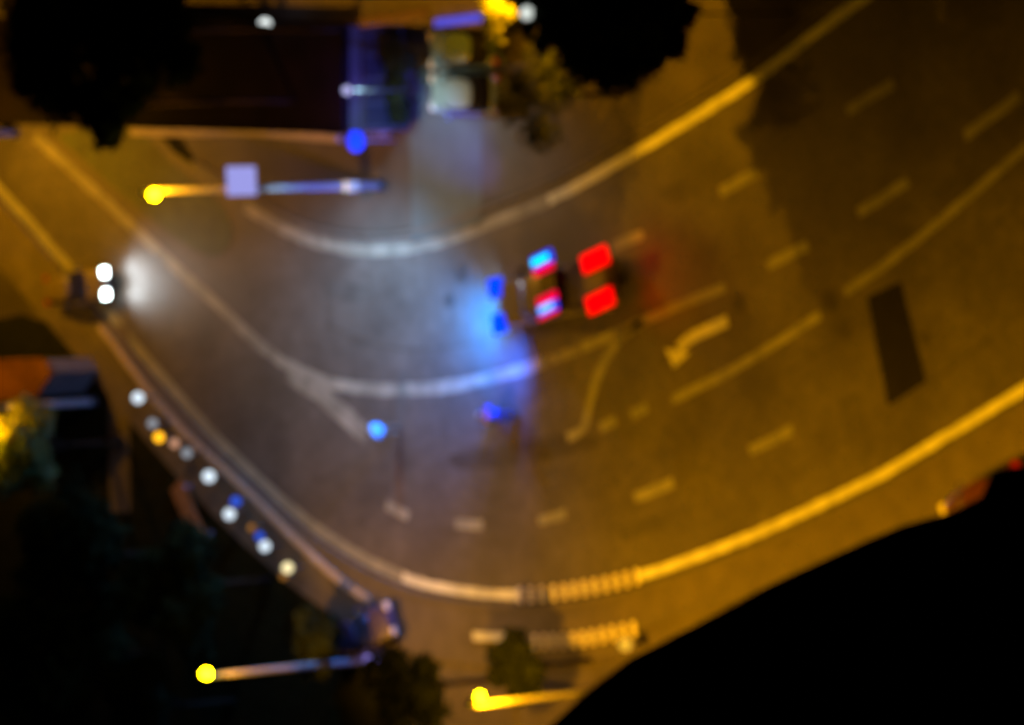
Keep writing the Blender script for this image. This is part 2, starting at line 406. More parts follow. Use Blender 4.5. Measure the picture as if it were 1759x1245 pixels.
Z1 = 11.4
LP = 5300
l1 = lamp_px('tall street lamp carrying a square glowing panel, by the inner kerb', (660, 318), (262, 334), 12.4, LP * .8)
l2 = lamp_px('tall street lamp over the dark garden with a violet light low on its pole', (645, 1132), (352, 1158), 9.1, LP * .7, tilt=(5, 5), ang=125)
l3 = lamp_px('street lamp at the bottom edge whose pole runs behind the black roof', (1150, 1174), (822, 1197), 10.3, LP * 1.9, head_r=.13)
l4 = lamp_px('street lamp beyond the top edge beside the black tree', (1160, -50), (838, -42), 10.0, LP * 1.1)
l5 = lamp_px('street lamp hidden behind the black roof beside the long outer line', (1745, 985), (1400, 1000), 10.2, LP * 1.35, ang=142)
l6 = lamp_px('street lamp beyond the right edge of the outer pavement', (2250, 640), (1890, 650), 10.2, LP * .8, ang=142)
l7 = lamp_px('street lamp beyond the left edge over the side street', (30, 228), (-300, 245), 10.4, LP * 1.8)
l8 = lamp_px('street lamp beyond the left edge beside the yellow lit tree', (165, 690), (-40, 738), 7.2, LP * .13, ang=120)

# sign and boxes on lamp 1
def panel_on(parent, name, px, py, zc, w, h, mt, thick=.05):
    c = P(px, py, zc) - parent.location
    d = Vector((math.sin(R(0)), 0, 0))
    return box(name, (c.x, c.y, c.z), (thick, w, h), mt, parent, bev=.015)
def z_on_pole(base, px, py):
    """height of the point of a vertical pole at base seen near column px"""
    lo, hi = 0.0, 14.0
    for _ in range(40):
        mid = (lo + hi) / 2
        # x of the projection of (base, mid)
        v = Vector((base.x, base.y, mid)) - EYE
        x = W0 / 2 + FPX * v.dot(rt2) / v.dot(fwd)
        if x > px: lo = mid
        else: hi = mid
    return lo
b1 = l1.location
zs = z_on_pole(b1, 410, 300)
sg = thing('sign_panel', 'square glowing pale violet panel with an added flood beam high on the lamp pole by the inner kerb', 'sign_panel', (b1.x + .2, b1.y + .30, zs))  # sign panel made to glow, carrier of an added flood source
rot = Matrix.Rotation(R(0), 3, 'Y')
box('panel_face', (0, 0, 0), (.05, 1.15, 1.45), emis('panel_glow', (.36, .36, .85), .85), sg, bev=.02)
spot('flood_or_added_beam', sg.location + Vector((.95, -.7, -.7)), P(640, 640), 7200, (.30, .63, 1.0), 116, 1.0, .6, sg)  # added cool spot that lays the pale pool on the road
bm = bmesh.new(); add_box(bm, (-.06, 0, .45), (.05, .95, .05)); add_box(bm, (-.06, 0, -.45), (.05, .95, .05)); add_box(bm, (-.06, -.3, 0), (.05, .05, 1.1))
from_bm('bracket', bm, M['steel'], sg)
zs2 = z_on_pole(b1, 597, 326)
sb = thing('pole_box', 'small pale yellow box strapped low on the lamp pole with the glowing square panel', 'utility box', (b1.x + .22, b1.y - .02, zs2))
box('cabinet', (0, 0, 0), (.26, .42, .6), mat('cream_metal', (.55, .50, .30), var=.1), sb, bev=.03)
box('lid', (.15, 0, .02), (.03, .36, .5), mat('cream_metal_lid', (.60, .55, .36), var=.1), sb, bev=.01)
b2 = l2.location
gl = thing('pole_light', 'round violet light low on the lamp pole above the dark garden', 'lamp', (b2.x + .3, b2.y, .5))
ball('globe', (0, 0, 0), .26, E['violet'], gl); tube('collar', [(-.3, 0, 0), (0, 0, 0)], [.07, .09], M['steel'], gl)

# blue disc sign
c = P(611, 242, 2.1)
t = thing('round_sign', 'round blue traffic sign on a post at the corner of the dark pavilion', 'sign', (c.x, c.y, .09))
tube('post', [(0, 0, 0), (0, 0, 2.4)], [.035, .035], M['steel'], t)
bm = bmesh.new(); bmesh.ops.create_cone(bm, cap_ends=True, segments=28, radius1=.42, radius2=.42, depth=.03)
bmesh.ops.rotate(bm, verts=bm.verts, matrix=Matrix.Rotation(R(90), 3, 'Y')); bmesh.ops.translate(bm, verts=bm.verts, vec=(.06, 0, 2.05))
from_bm('disc', bm, M['sign_blue'], t)

# row of small lamps along the garden edge
PG = 'small globe lamps in a row along the dark garden edge'
def path_lamp(px, py, key, label, z=1.0, r=.20):
    c = P(px, py, z)
    t = thing('path_lamp', label, 'path lamp', (c.x, c.y, 0.03), 0, PG)
    tube('post', [(0, 0, 0), (0, 0, z - .12)], [.06, .045], M['dark_metal'], t, 8)
    tube('collar', [(0, 0, z - .2), (0, 0, z - .1)], [.10, .12], M['dark_metal'], t, 8)
    ball('globe', (0, 0, z), r, E[key], t)
for q in [(238, 683, 'white', 'white globe lamp at the upper end of the row by the garden edge', 1.0, .24),
          (263, 727, 'whitedim', 'dim grey white globe lamp just above the bright amber one'),
          (274, 751, 'amber', 'bright amber globe lamp in the row by the garden edge'),
          (301, 761, 'peach', 'soft peach globe lamp next to the bright amber one'),
          (322, 778, 'whitedim', 'pale grey globe lamp below the peach one'),
          (360, 818, 'white', 'white globe lamp alone in the middle of the row', 1.0, .25),
          (406, 861, 'blue', 'blue globe lamp touching a white one, upper of the two blue ones'),
          (395, 883, 'white', 'white globe lamp just under the upper blue one', 1.0, .23),
          (433, 906, 'amberdim', 'dim brown amber globe lamp beside the lower blue one', 1.0, .15),
          (447, 921, 'blue', 'deep blue globe lamp, lower of the two blue ones', 1.0, .17),
          (456, 938, 'white', 'white globe lamp just under the lower blue one', 1.0, .22),
          (495, 975, 'warm', 'warm yellow globe lamp near the lower end of the row', 1.0, .22),
          (488, 990, 'amberdim', 'faint amber globe lamp at the very end of the row', .8, .15)]:
    path_lamp(*q)
c = P(1076, 1107, 1.2)
t = thing('bollard_lamp', 'single amber globe lamp beside the edge of the black roof', 'bollard lamp', (c.x, c.y, .06))
tube('post', [(0, 0, 0), (0, 0, 1.05)], [.08, .07], M['dark_metal'], t); ball('globe', (0, 0, 1.2), .26, emis('amber_globe', (1.0, .5, .03), .9), t)

# ------------------------------------------------------------------ trees
def leafmesh(name, blobs, n, size, seed):
    rnd = random.Random(seed); vs = []; fs = []
    tot = sum(b[3] ** 2 for b in blobs)
    for b in blobs:
        k = int(n * b[3] ** 2 / tot)
        for _ in range(k):
            v = Vector((rnd.gauss(0, 1), rnd.gauss(0, 1), rnd.gauss(0, 1))).normalized()
            r = b[3] * (rnd.random() ** .33) * (0.78 + .45 * noise.noise(v * 2.3 + Vector((seed, b[0], b[1]))))
            c = Vector(b[:3]) + Vector((v.x * r, v.y * r, v.z * r * .75))
            a = Vector((rnd.gauss(0, 1), rnd.gauss(0, 1), rnd.gauss(0, .6))).normalized()
            w = a.cross(v + Vector((.01, 0, .3))).normalized()
            s = size * rnd.uniform(.6, 1.3)
            i = len(vs)
            vs += [c - a * s * .5, c + w * s * .28, c + a * s * .5, c - w * s * .28 + Vector((0, 0, s * .1))]
            fs.append((i, i + 1, i + 2, i + 3))
    me = bpy.data.meshes.new(name); me.from_pydata([tuple(v) for v in vs], [], fs); me.update()
    return me

def tree(label, px, py, zc, rad, n, mt, name='tree', nb=7, size=.34, seed=1, blobs=None, group=None, cat='tree'):
    """crown centre seen at photo pixel, at height zc"""
    c = P(px, py, zc); rnd = random.Random(seed)
    t = thing(name, label, cat, (c.x, c.y, 0), 0, group)
    if blobs is None:
        blobs = [(0, 0, zc, rad * .72)]
        for k in range(nb):
            a = 2 * math.pi * k / nb + rnd.uniform(-.3, .3); rr = rad * rnd.uniform(.5, .75)
            blobs.append((rr * math.cos(a), rr * math.sin(a), zc + rnd.uniform(-.3, .25) * rad, rad * rnd.uniform(.35, .55)))
    link('crown', leafmesh('crown', blobs, n, size, seed), t, mt)
    bm = bmesh.new()
    r0 = .05 + rad * .035
    add_tube(bm, [(0, 0, 0), (.05, .03, zc * .45), (0, 0, zc)], [r0, r0 * .75, r0 * .35], 8)
    for b in blobs[1:6]:
        add_tube(bm, [(.03, .02, zc * .5), (b[0] * .5, b[1] * .5, (zc * .55 + b[2] * .45)), (b[0], b[1], b[2])], [r0 * .5, r0 * .35, r0 * .12], 6)
    from_bm('trunk', bm, M['bark'], t, True)
    return t
TG = 'street and garden trees'
def rel(px, py, z, cpx, cpy, cz):
    a = P(px, py, z); b = P(cpx, cpy, cz); return (a.x - b.x, a.y - b.y, z)
# black tree at top, taller than the lamps
ct = (1110, -60, 7)
rq = random.Random(5)
extra = [((1010 + rq.uniform(-12, 40) + k * 6, -40 + k * 9.5, 6.4 + rq.uniform(-.4, .6)), rq.uniform(.35, .75)) for k in range(16)]
rim = [(915, 60), (935, 85), (960, 70), (985, 110), (1005, 135), (1030, 150), (1050, 160), (1068, 140), (1085, 112), (1105, 100), (1130, 108), (1155, 98), (1168, 72), (1172, 40), (1160, 15), (1170, -10)]
extra += [((x + rq.uniform(-8, 8), y - 12 + rq.uniform(-8, 8), 11.5), rq.uniform(.28, .62)) for x, y in rim]
bl = [rel(*q, *ct) + (r,) for q, r in extra + [((1045, 0, 12.5), 1.9), ((960, 25, 12), 1.3), ((1115, 45, 12), 1.25), ((1040, 100, 11.5), 1.0), ((930, -20, 12), 1.6), ((1140, 5, 12.6), 1.1), ((1000, 60, 11.6), 1.6), ((1090, -20, 13), 2.0), ((1062, 118, 6.2), 1.1), ((1092, 62, 6.5), 1.7), ((1120, 0, 7), 1.9), ((1085, 40, 8.5), 1.8), ((1010, 95, 8), 1.3), ((1130, -50, 7), 1.8), ((1015, 50, 6.5), .75), ((1003, -5, 6.5), .6), ((1040, 95, 6.5), .75), ((1062, 60, 6.5), 1.3), ((1052, 0, 6.5), 1.2), ((1085, 100, 5.6), 1.1), ((1085, -60, 5), 1.8), ((1120, 20, 4.5), 1.3)]]
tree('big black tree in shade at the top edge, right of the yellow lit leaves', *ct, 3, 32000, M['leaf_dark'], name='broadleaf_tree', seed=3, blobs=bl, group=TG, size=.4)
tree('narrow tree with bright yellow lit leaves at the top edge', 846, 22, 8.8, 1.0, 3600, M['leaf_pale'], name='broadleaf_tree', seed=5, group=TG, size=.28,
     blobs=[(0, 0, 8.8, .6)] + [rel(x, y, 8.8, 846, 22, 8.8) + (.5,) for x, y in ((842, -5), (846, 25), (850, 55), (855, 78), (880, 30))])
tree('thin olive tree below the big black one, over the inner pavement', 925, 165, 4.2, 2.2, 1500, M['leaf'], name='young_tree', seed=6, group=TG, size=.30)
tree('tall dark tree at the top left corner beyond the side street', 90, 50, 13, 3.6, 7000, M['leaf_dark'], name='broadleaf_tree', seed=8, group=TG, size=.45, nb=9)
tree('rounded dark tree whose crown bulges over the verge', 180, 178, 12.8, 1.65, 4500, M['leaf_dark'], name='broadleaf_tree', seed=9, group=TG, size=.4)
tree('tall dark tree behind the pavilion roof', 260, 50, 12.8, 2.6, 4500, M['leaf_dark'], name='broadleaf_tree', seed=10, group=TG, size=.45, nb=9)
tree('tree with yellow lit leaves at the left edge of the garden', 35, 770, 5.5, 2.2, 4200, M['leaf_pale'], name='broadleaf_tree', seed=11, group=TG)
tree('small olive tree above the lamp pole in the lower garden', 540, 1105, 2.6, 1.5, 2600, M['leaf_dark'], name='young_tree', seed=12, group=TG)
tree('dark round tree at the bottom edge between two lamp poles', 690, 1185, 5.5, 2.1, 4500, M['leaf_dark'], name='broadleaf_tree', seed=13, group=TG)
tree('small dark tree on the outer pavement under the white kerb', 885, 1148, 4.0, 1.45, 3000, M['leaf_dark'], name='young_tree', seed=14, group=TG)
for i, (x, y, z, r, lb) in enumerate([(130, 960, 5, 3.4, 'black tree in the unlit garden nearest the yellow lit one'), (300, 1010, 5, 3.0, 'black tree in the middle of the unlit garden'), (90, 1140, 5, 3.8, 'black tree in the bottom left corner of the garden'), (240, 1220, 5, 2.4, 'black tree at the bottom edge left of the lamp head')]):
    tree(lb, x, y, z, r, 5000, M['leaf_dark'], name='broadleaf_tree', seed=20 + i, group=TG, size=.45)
def shrub(label, px, py, r, h, mt, seed, n=1600):
    c = P(px, py, h * .55); t = thing('shrub', label, 'shrub', (c.x, c.y, .09), 0, 'shrubs by the pavilion front')
    rnd = random.Random(seed)
    bl = [(rnd.uniform(-.4, .4) * r, rnd.uniform(-.5, .5) * r, h * .55 + rnd.uniform(-.2, .2), r * .6) for _ in range(4)]
    link('foliage', leafmesh('foliage', bl, n, .22, seed), t, mt)
    bm = bmesh.new()
    for k in range(4): add_tube(bm, [(0, 0, 0), (bl[k][0] * .5, bl[k][1] * .5, h * .3), (bl[k][0], bl[k][1], h * .6)], [.03, .02, .01], 5)
    from_bm('stem', bm, M['bark'], t)
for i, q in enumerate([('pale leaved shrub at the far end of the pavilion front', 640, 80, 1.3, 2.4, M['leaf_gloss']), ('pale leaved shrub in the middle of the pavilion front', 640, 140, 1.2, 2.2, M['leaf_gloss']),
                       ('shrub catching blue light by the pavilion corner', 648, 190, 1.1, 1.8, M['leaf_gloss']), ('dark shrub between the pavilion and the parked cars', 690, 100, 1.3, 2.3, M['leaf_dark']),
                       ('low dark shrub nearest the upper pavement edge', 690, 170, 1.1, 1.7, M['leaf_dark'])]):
    shrub(*q, 40 + i)

# ------------------------------------------------------------------ buildings
def building_box(name, label, px_poly, z, wallm, roofm, parapet=.3, cat='building'):
    pts = [P(x, y, z) for x, y in px_poly]
    o = pts[0]; t = thing(name, label, cat, (o.x, o.y, 0))
    L = [Vector((p.x - o.x, p.y - o.y, 0)) for p in pts]
    area = sum(L[i].x * L[(i + 1) % len(L)].y - L[(i + 1) % len(L)].x * L[i].y for i in range(len(L)))
    if area < 0: L.reverse()
    bm = bmesh.new(); n = len(L)
    lo = [bm.verts.new((p.x, p.y, 0)) for p in L]; hi = [bm.verts.new((p.x, p.y, z - .25)) for p in L]
    for i in range(n): bm.faces.new((lo[i], lo[(i + 1) % n], hi[(i + 1) % n], hi[i]))
    from_bm('wall', bm, wallm, t)
    bm = bmesh.new(); f = bm.faces.new([bm.verts.new((p.x, p.y, z)) for p in L])
    r = bmesh.ops.extrude_face_region(bm, geom=[f])
    for v in r['geom']:
        if isinstance(v, bmesh.types.BMVert): v.co.z -= .25
    rf = from_bm('roof', bm, roofm, t)
    bm = bmesh.new()
    for i in range(n):
        a, b = L[i], L[(i + 1) % n]; d = b - a
        if d.length < .3: continue
        add_box(bm, ((a + b) / 2 + Vector((0, 0, z + parapet / 2 + .002))), (d.length + .1, .18, parapet), 0, Matrix.Rotation(math.atan2(d.y, d.x), 3, 'Z'))
    from_bm('parapet', bm, roofm, rf)
    return t, L, rf

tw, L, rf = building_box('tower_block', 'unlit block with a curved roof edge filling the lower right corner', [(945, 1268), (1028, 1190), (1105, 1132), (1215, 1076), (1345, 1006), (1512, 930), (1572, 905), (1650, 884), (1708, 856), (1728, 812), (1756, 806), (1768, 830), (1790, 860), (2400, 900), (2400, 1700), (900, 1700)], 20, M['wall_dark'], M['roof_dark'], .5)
for k in range(3):
    c = P(1500 + k * 90, 1090 + k * 30, 20.7) - tw.location
    bx = box('roof_vent', (c.x, c.y, 20.5), (1.0, .8, .9), M['roof_dark'], rf, bev=.05)
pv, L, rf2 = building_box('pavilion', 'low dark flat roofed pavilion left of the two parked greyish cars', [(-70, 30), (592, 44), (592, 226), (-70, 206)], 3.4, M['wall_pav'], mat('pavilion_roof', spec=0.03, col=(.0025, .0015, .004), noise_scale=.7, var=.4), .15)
# windows on the side that faces the street (+X)
pa, pb = P(592, 52, 3.4), P(592, 220, 3.4)
for k in range(4):
    f = (k + .5) / 4; q = pa.lerp(pb, f) - pv.location
    w = box('window', (q.x + .06, q.y, 1.6), (.08, .82, 1.7), M['glass'], pv)
    bm = bmesh.new()
    add_box(bm, (q.x + .10, q.y + .45, 1.6), (.12, .08, 1.86)); add_box(bm, (q.x + .10, q.y - .45, 1.6), (.12, .08, 1.86))
    add_box(bm, (q.x + .101, q.y, 2.51), (.12, .80, .08)); add_box(bm, (q.x + .101, q.y, .69), (.12, .80, .08))
    from_bm('frame', bm, M['wall_pav'], w)
def roof_lamp(label, px, py, z, mt, r=.22, zb=0, power=0):
    c = P(px, py, z); t = thing('flood_lamp', label, 'lamp', (c.x, c.y, zb))
    tube('post', [(0, 0, 0), (0, 0, z - zb)], [.05, .04], M['dark_metal'], t); ball('globe', (0, 0, z - zb), r, mt, t)
    if power: spot('flood_or_added_beam', Vector((c.x, c.y, z - .35)), P(775, 320), power, (.50, .88, 1.0), 135, 1.0, .2, t); spot('added_roof_wash', Vector((c.x - .3, c.y, z - .1)), Vector((c.x - 5, c.y, 3.4)), power * .35, (.30, .12, 1.0), 110, 1.0, .1, t)  # second spot is added to tint the pavilion roof violet
roof_lamp('small white lamp standing on the pavilion roof edge', 455, 42, 4.0, emis('roof_white', (.85, .92, .9), 1.3), .26, 3.4)
roof_lamp('pale violet white lamp at the front of the pavilion', 596, 155, 5.0, emis('front_white', (.42, .42, .75), 1.2), .18, .09, 1200)
roof_lamp('white lamp shining among the yellow leaves at the top edge', 905, 22, 12.9, emis('tree_white', (.75, .82, .75), .9), .25, .09)

cw, L, cwr = building_box('covered_walkway', 'long flat concrete walkway roof along the top edge', [(190, -10), (835, -18), (835, 44), (190, 22)], 2.7, M['concrete'], M['concrete'], .06, 'canopy')
a, b = P(748, 36, 2.78), P(828, 33, 2.78); mid = (a + b) / 2 - cw.location
box('beacon_glow_strip', (mid.x, mid.y, 2.80), ((b - a).length, .30, .10), emis('beacon_glow', (.10, .09, .72), .9), cw, bev=.03)  # beacon light on the walkway edge, put in as a glowing strip
a, b = P(560, 34, 2.74), P(735, 36, 2.74); mid = (a + b) / 2 - cw.location
box('beacon_tint_strip', (mid.x, mid.y, 2.76), ((b - a).length, .40, .06), mat('beacon_tint', (.16, .11, .24), rough=.6), cw, bev=.02)  # dimmer violet beacon light, put into the colour of this strip
# orange-red awning kiosk at left edge
kk, L, _ = building_box('kiosk', 'small kiosk with an orange red flat awning at the left edge', [(-60, 622), (75, 618), (88, 640), (60, 680), (-60, 690)], 2.6, M['wall_dark'], M['tile_red'], .05, 'kiosk')

# wooden bench strip in the garden
a, b = P(318, 830), P(365, 935); mid = (a + b) / 2; d = b - a
t = thing('garden_bench', 'long brown wooden bench in the dark garden below the row of lamps', 'bench', mid, math.atan2(d.y, d.x))
t.location.z = .03
for k in range(4): box('slat', (0, -.36 + k * .24, .47), (d.length, .19, .05), M['wood'], t, bev=.01)
for s in (-1, 1): box('leg', (s * d.length * .38, 0, .22), (.12, .8, .44), M['concrete'], t, bev=.01)

# ------------------------------------------------------------------ vehicles
def loft(name, sections, mt, parent, bevel=0.0, sub=1):
    """sections: list of (x, half_width_low, half_width_top, z0, zmid, z1)"""
    bm = bmesh.new(); rings = []
    for x, wl, wt, z0, zm, z1 in sections:
        ring = [(x, -wl * .93, z0), (x, -wl, z0 + (zm - z0) * .45), (x, -wl * .985, zm), (x, -wt, z1 - .03), (x, -wt * .8, z1), (x, 0, z1 + .015),
                (x, wt * .8, z1), (x, wt, z1 - .03), (x, wl * .985, zm), (x, wl, z0 + (zm - z0) * .45), (x, wl * .93, z0), (x, 0, z0)]
        rings.append([bm.verts.new(p) for p in ring])
    for a, b in zip(rings, rings[1:]):
        n = len(a)
        for k in range(n): bm.faces.new((a[k], a[(k + 1) % n], b[(k + 1) % n], b[k]))
    bm.faces.new(rings[0]); bm.faces.new(rings[-1][::-1])
    o = from_bm(name, bm, mt, parent, True)
    md = o.modifiers.new('sub', 'SUBSURF'); md.levels = 1; md.render_levels = 2
    return o

def wheel(parent, x, y, r=.33, w=.22):
    def cyl(rr, ww, nm, mt, par, yy):
        bm = bmesh.new(); bmesh.ops.create_cone(bm, cap_ends=True, segments=20, radius1=rr, radius2=rr, depth=ww)
        bmesh.ops.rotate(bm, verts=bm.verts, matrix=Matrix.Rotation(R(90), 3, 'X')); bmesh.ops.translate(bm, verts=bm.verts, vec=(x, yy, r))
        return from_bm(nm, bm, mt, par)
    t = cyl(r, w, 'wheel', M['rubber'], parent, y)
    cyl(r * .62, w + .02, 'rim', M['steel'], t, y)

def car(label, loc, rz, paint, L=4.3, Wd=1.74, H=1.46, head=None, tail=None, z0=.10, group='cars standing around the junction', indic=None, power=0):
    t = thing('car', label, 'car', (loc.x, loc.y, z0), rz, group)
    h = L / 2; w = Wd / 2
    loft('body', [(-h, w * .82, w * .7, .35, .60, .78), (-h + .15, w * .95, w * .86, .28, .66, .92), (-h + .9, w, w * .88, .20, .66, .96), (0, w, w * .9, .20, .66, .93), (h - 1.3, w, w * .9, .20, .64, .92), (h - .3, w * .95, w * .8, .24, .58, .76), (h, w * .78, w * .66, .32, .52, .62)], paint, t)
    loft('cabin', [(-h + .22, w * .8, w * .74, .86, .90, .94), (-h + .75, w * .88, w * .68, .86, 1.0, H - .06), (-.3, w * .9, w * .72, .86, 1.0, H), (.45, w * .9, w * .70, .86, 1.0, H - .05), (h - 1.05, w * .86, w * .8, .84, .87, .90)], M['glass'], t)
    loft('roof', [(-h + .72, w * .66, w * .6, H - .10, H - .06, H - .03), (-.3, w * .72, w * .66, H - .04, H, H + .03), (.5, w * .68, w * .6, H - .12, H - .06, H - .02)], paint, t)
    for sx in (-1, 1):
        for sy in (-1, 1): wheel(t, sx * (h - .78), sy * (w - .12), .31)
        ball('mirror', (h - 1.45, sx * (w + .06), .98), .11, paint, t, (.7, 1, .8), 8)
        box('headlight', (h - .10, sx * w * .62, .60), (.30, .40, .20) if head else (.22, .34, .16), head or M['plate'], t, bev=.05)
        box('tail_light', (-h + .07, sx * w * .70, .76), (.20, .26, .22), tail or M['lens_off'], t, bev=.04)
    box('number_plate', (-h - .012, 0, .56), (.03, .5, .12), M['plate'], t)
    if power:
        for sy in (-1, 1):
            sp = spot('headlight_beam', Vector((h + .15, sy * w * .62, .62)), Vector((h + 6, sy * w * 1.0, -.2)), power, (.85, .95, 1), 110, 1.0, .5)
            sp.parent = t
    return t
def heading(a, b): d = b - a; return math.atan2(d.y, d.x)

# two pale parked cars, side by side in the driveway
ca = P(795, 82, .8); cb = P(797, 160, .8)
car('blue grey parked car next to the walkway roof, upper of the two', ca, R(178), M['grey_paint'], L=4.2)
car('pale grey green parked car nearer the road, lower of the two', cb, R(175), M['white_paint'], L=4.2)
# car arriving at left with its headlights on
q = P(183, 489, .62); hd = R(2)
car('brown car with both white headlights on entering from the left', Vector((q.x - 2.05, q.y, 0)), hd, M['tan_paint'], L=4.1, Wd=1.5, z0=.02, head=E['head'], power=420)
# half hidden car with its red tail light on behind the black roof
q = P(1690, 862, .8)
car('maroon car with a glowing red tail light half hidden by the black roof', Vector((q.x, q.y, 0)), heading(P(1700, 800), P(1560, 880)), M['redbrown_paint'], L=4.2, z0=.10, tail=E['redtail'], head=M['plate'])
q = P(620, 1090, .8)
car('dark violet car parked on the lower pavement beside the garden', Vector((q.x, q.y, 0)), R(20), mat('violet_car', (.03, .025, .08), rough=.4, bump=0), L=3.9, z0=.07)

# police pickup
rear, front = P(1082, 487), P(884, 516)
hdg = heading(rear, front) + R(3); LP_ = (front - rear).length + .15
cen = (rear + front) / 2
pt = thing('police_pickup', 'dark police pickup with red and blue beacons lit in the middle of the bend', 'pickup', (cen.x, cen.y, .012), hdg)
h = LP_ / 2; w = .98; pp = M['police_paint']
loft('body', [(-h, w * .93, w * .9, .45, .75, 1.02), (-h + .2, w, w * .94, .38, .8, 1.06), (0, w, w * .95, .32, .8, 1.06), (h - 1.5, w, w * .92, .32, .8, 1.08), (h - .4, w * .98, w * .86, .36, .78, 1.0), (h, w * .88, w * .76, .42, .68, .84)], pp, pt)
loft('cabin', [(h - 4.4, w * .9, w * .82, 1.0, 1.1, 1.12), (h - 4.2, w * .92, w * .76, 1.0, 1.2, 1.72), (h - 3.2, w * .93, w * .78, 1.0, 1.2, 1.80), (h - 2.4, w * .92, w * .74, 1.0, 1.15, 1.72), (h - 1.6, w * .9, w * .82, 1.0, 1.06, 1.10)], M['glass'], pt)
loft('roof', [(h - 4.25, w * .76, w * .7, 1.66, 1.70, 1.74), (h - 3.2, w * .8, w * .74, 1.74, 1.80, 1.85), (h - 2.45, w * .74, w * .66, 1.64, 1.69, 1.74)], pp, pt)
for sy in (-1, 1):
    box('bed_rail', (-h + (LP_ - 4.5) / 2 + .05, sy * w * .88, 1.09), (LP_ - 4.6, .12, .12), pp, pt, bev=.02)
    for x in (-h + 1.1, h - 1.15): wheel(pt, x, sy * (w - .1), .38, .26)
    ball('mirror', (h - 2.0, sy * (w + .12), 1.15), .14, M['dark_metal'], pt, (.6, 1, 1), 8)
    box('headlight', (h - .09, sy * w * .70, .74), (.14, .36, .18), emis('pickup_headlight', (.8, .9, 1), 1.5), pt, bev=.04)
    g = box('grille_beacon', (h - .12, sy * w * .72, .93), (.80, .78, .14), E['grille'], pt, bev=.05)
bedm = mat('bed_liner', (.10, .10, .11), rough=.6)
box('bed_floor', (-h + .95, 0, 1.12), (1.5, 1.3, .04), bedm, pt)
box('tailgate', (-h - .02, 0, .82), (.08, 1.3, .42), pp, pt, bev=.02)
# light bar
bx = h - 3.95
box('light_bar_base', (bx - .3, -.13, 1.89), (.95, 2.3, .06), M['dark_metal'], pt, bev=.02)
# vehicle heads -X: its left side (+y local) is towards -Y world (lower in photo)
lensz = 1.99
SW = Matrix.Rotation(R(9), 3, 'Z')
def lens(name, x, y, sx, sy, key, z=lensz): return box(name, (x, y, z), (sx * 1.35, sy, .14), E[key], pt, bev=.05, rot=SW)
E['deepblue'] = emis('deep_blue_lens', (0.02, 0.05, 1.0), 1.0)
bq = bx - .30
lb = lens('blue_beacon', bq, -1.22, .88, .50, 'deepblue'); box('led_module', (bq + .03, -1.20, lensz + .10), (.95, .24, .06), E['beacon'], lb, bev=.02, rot=SW)
lens('red_beacon', bq, -.82, .86, .27, 'redpink')
lens('red_beacon', bq, .30, .86, .34, 'redpink')
lb = lens('blue_beacon', bq, .66, .80, .40, 'deepblue'); box('led_module', (bq + .03, .65, lensz + .10), (.80, .26, .06), E['beaconmix'], lb, bev=.02, rot=SW)
lens('red_beacon', bq + .04, .93, .86, .14, 'redpink')
for sy in (-1, 1):
    box('tail_beacon', (-h + .52, sy * .80 - .06, 1.22), (1.5, .74, .14), E['red'], pt, bev=.06, rot=SW)
rz_ = pt.rotation_euler.z
def vspot(name, loc, tgt, power, col, ang, blend=.7, rad=.15):
    s = spot(name, Vector(loc), Vector(tgt), power, col, ang, blend, rad); s.parent = pt; return s
for sy in (-1, 1):
    vspot('headlight_beam', (h + .12, sy * .65, .85), (h + 9, sy * 3.6 + 1.0, -.9), 500, (.36, .66, 1.0), 135, 1.0)
BL2 = (0.015, 0.20, 1.0)
vspot('beacon_light', (h - .7, 1.12, 1.35), (h + 2.0, 3.1, 0), 5200, (0.0, 0.13, 1.0), 100, 1.0, .6)
vspot('beacon_light', (h + .15, 0, 1.25), (h + 6.0, 1.4, 0), 10000, (0.0, 0.27, 1.0), 122, 1.0, .6)
inv = Matrix.Rotation(-hdg, 3, 'Z')
for tg, pw, an in ((P(655, 130, 1.2), 13000, 42), (P(560, 325, 2.5), 9000, 34)):
    vspot('beacon_light', (bx + .5, -1.35, 2.25), inv @ (tg - cen), pw, (.05, .10, 1.0), an, 1.0)
for sy in (-1, 1): vspot('tail_glow', (-h - .45, sy * .8, 1.2), (-h - 3.0, sy * 1.0, 0), 50, RED, 165, 1.0)

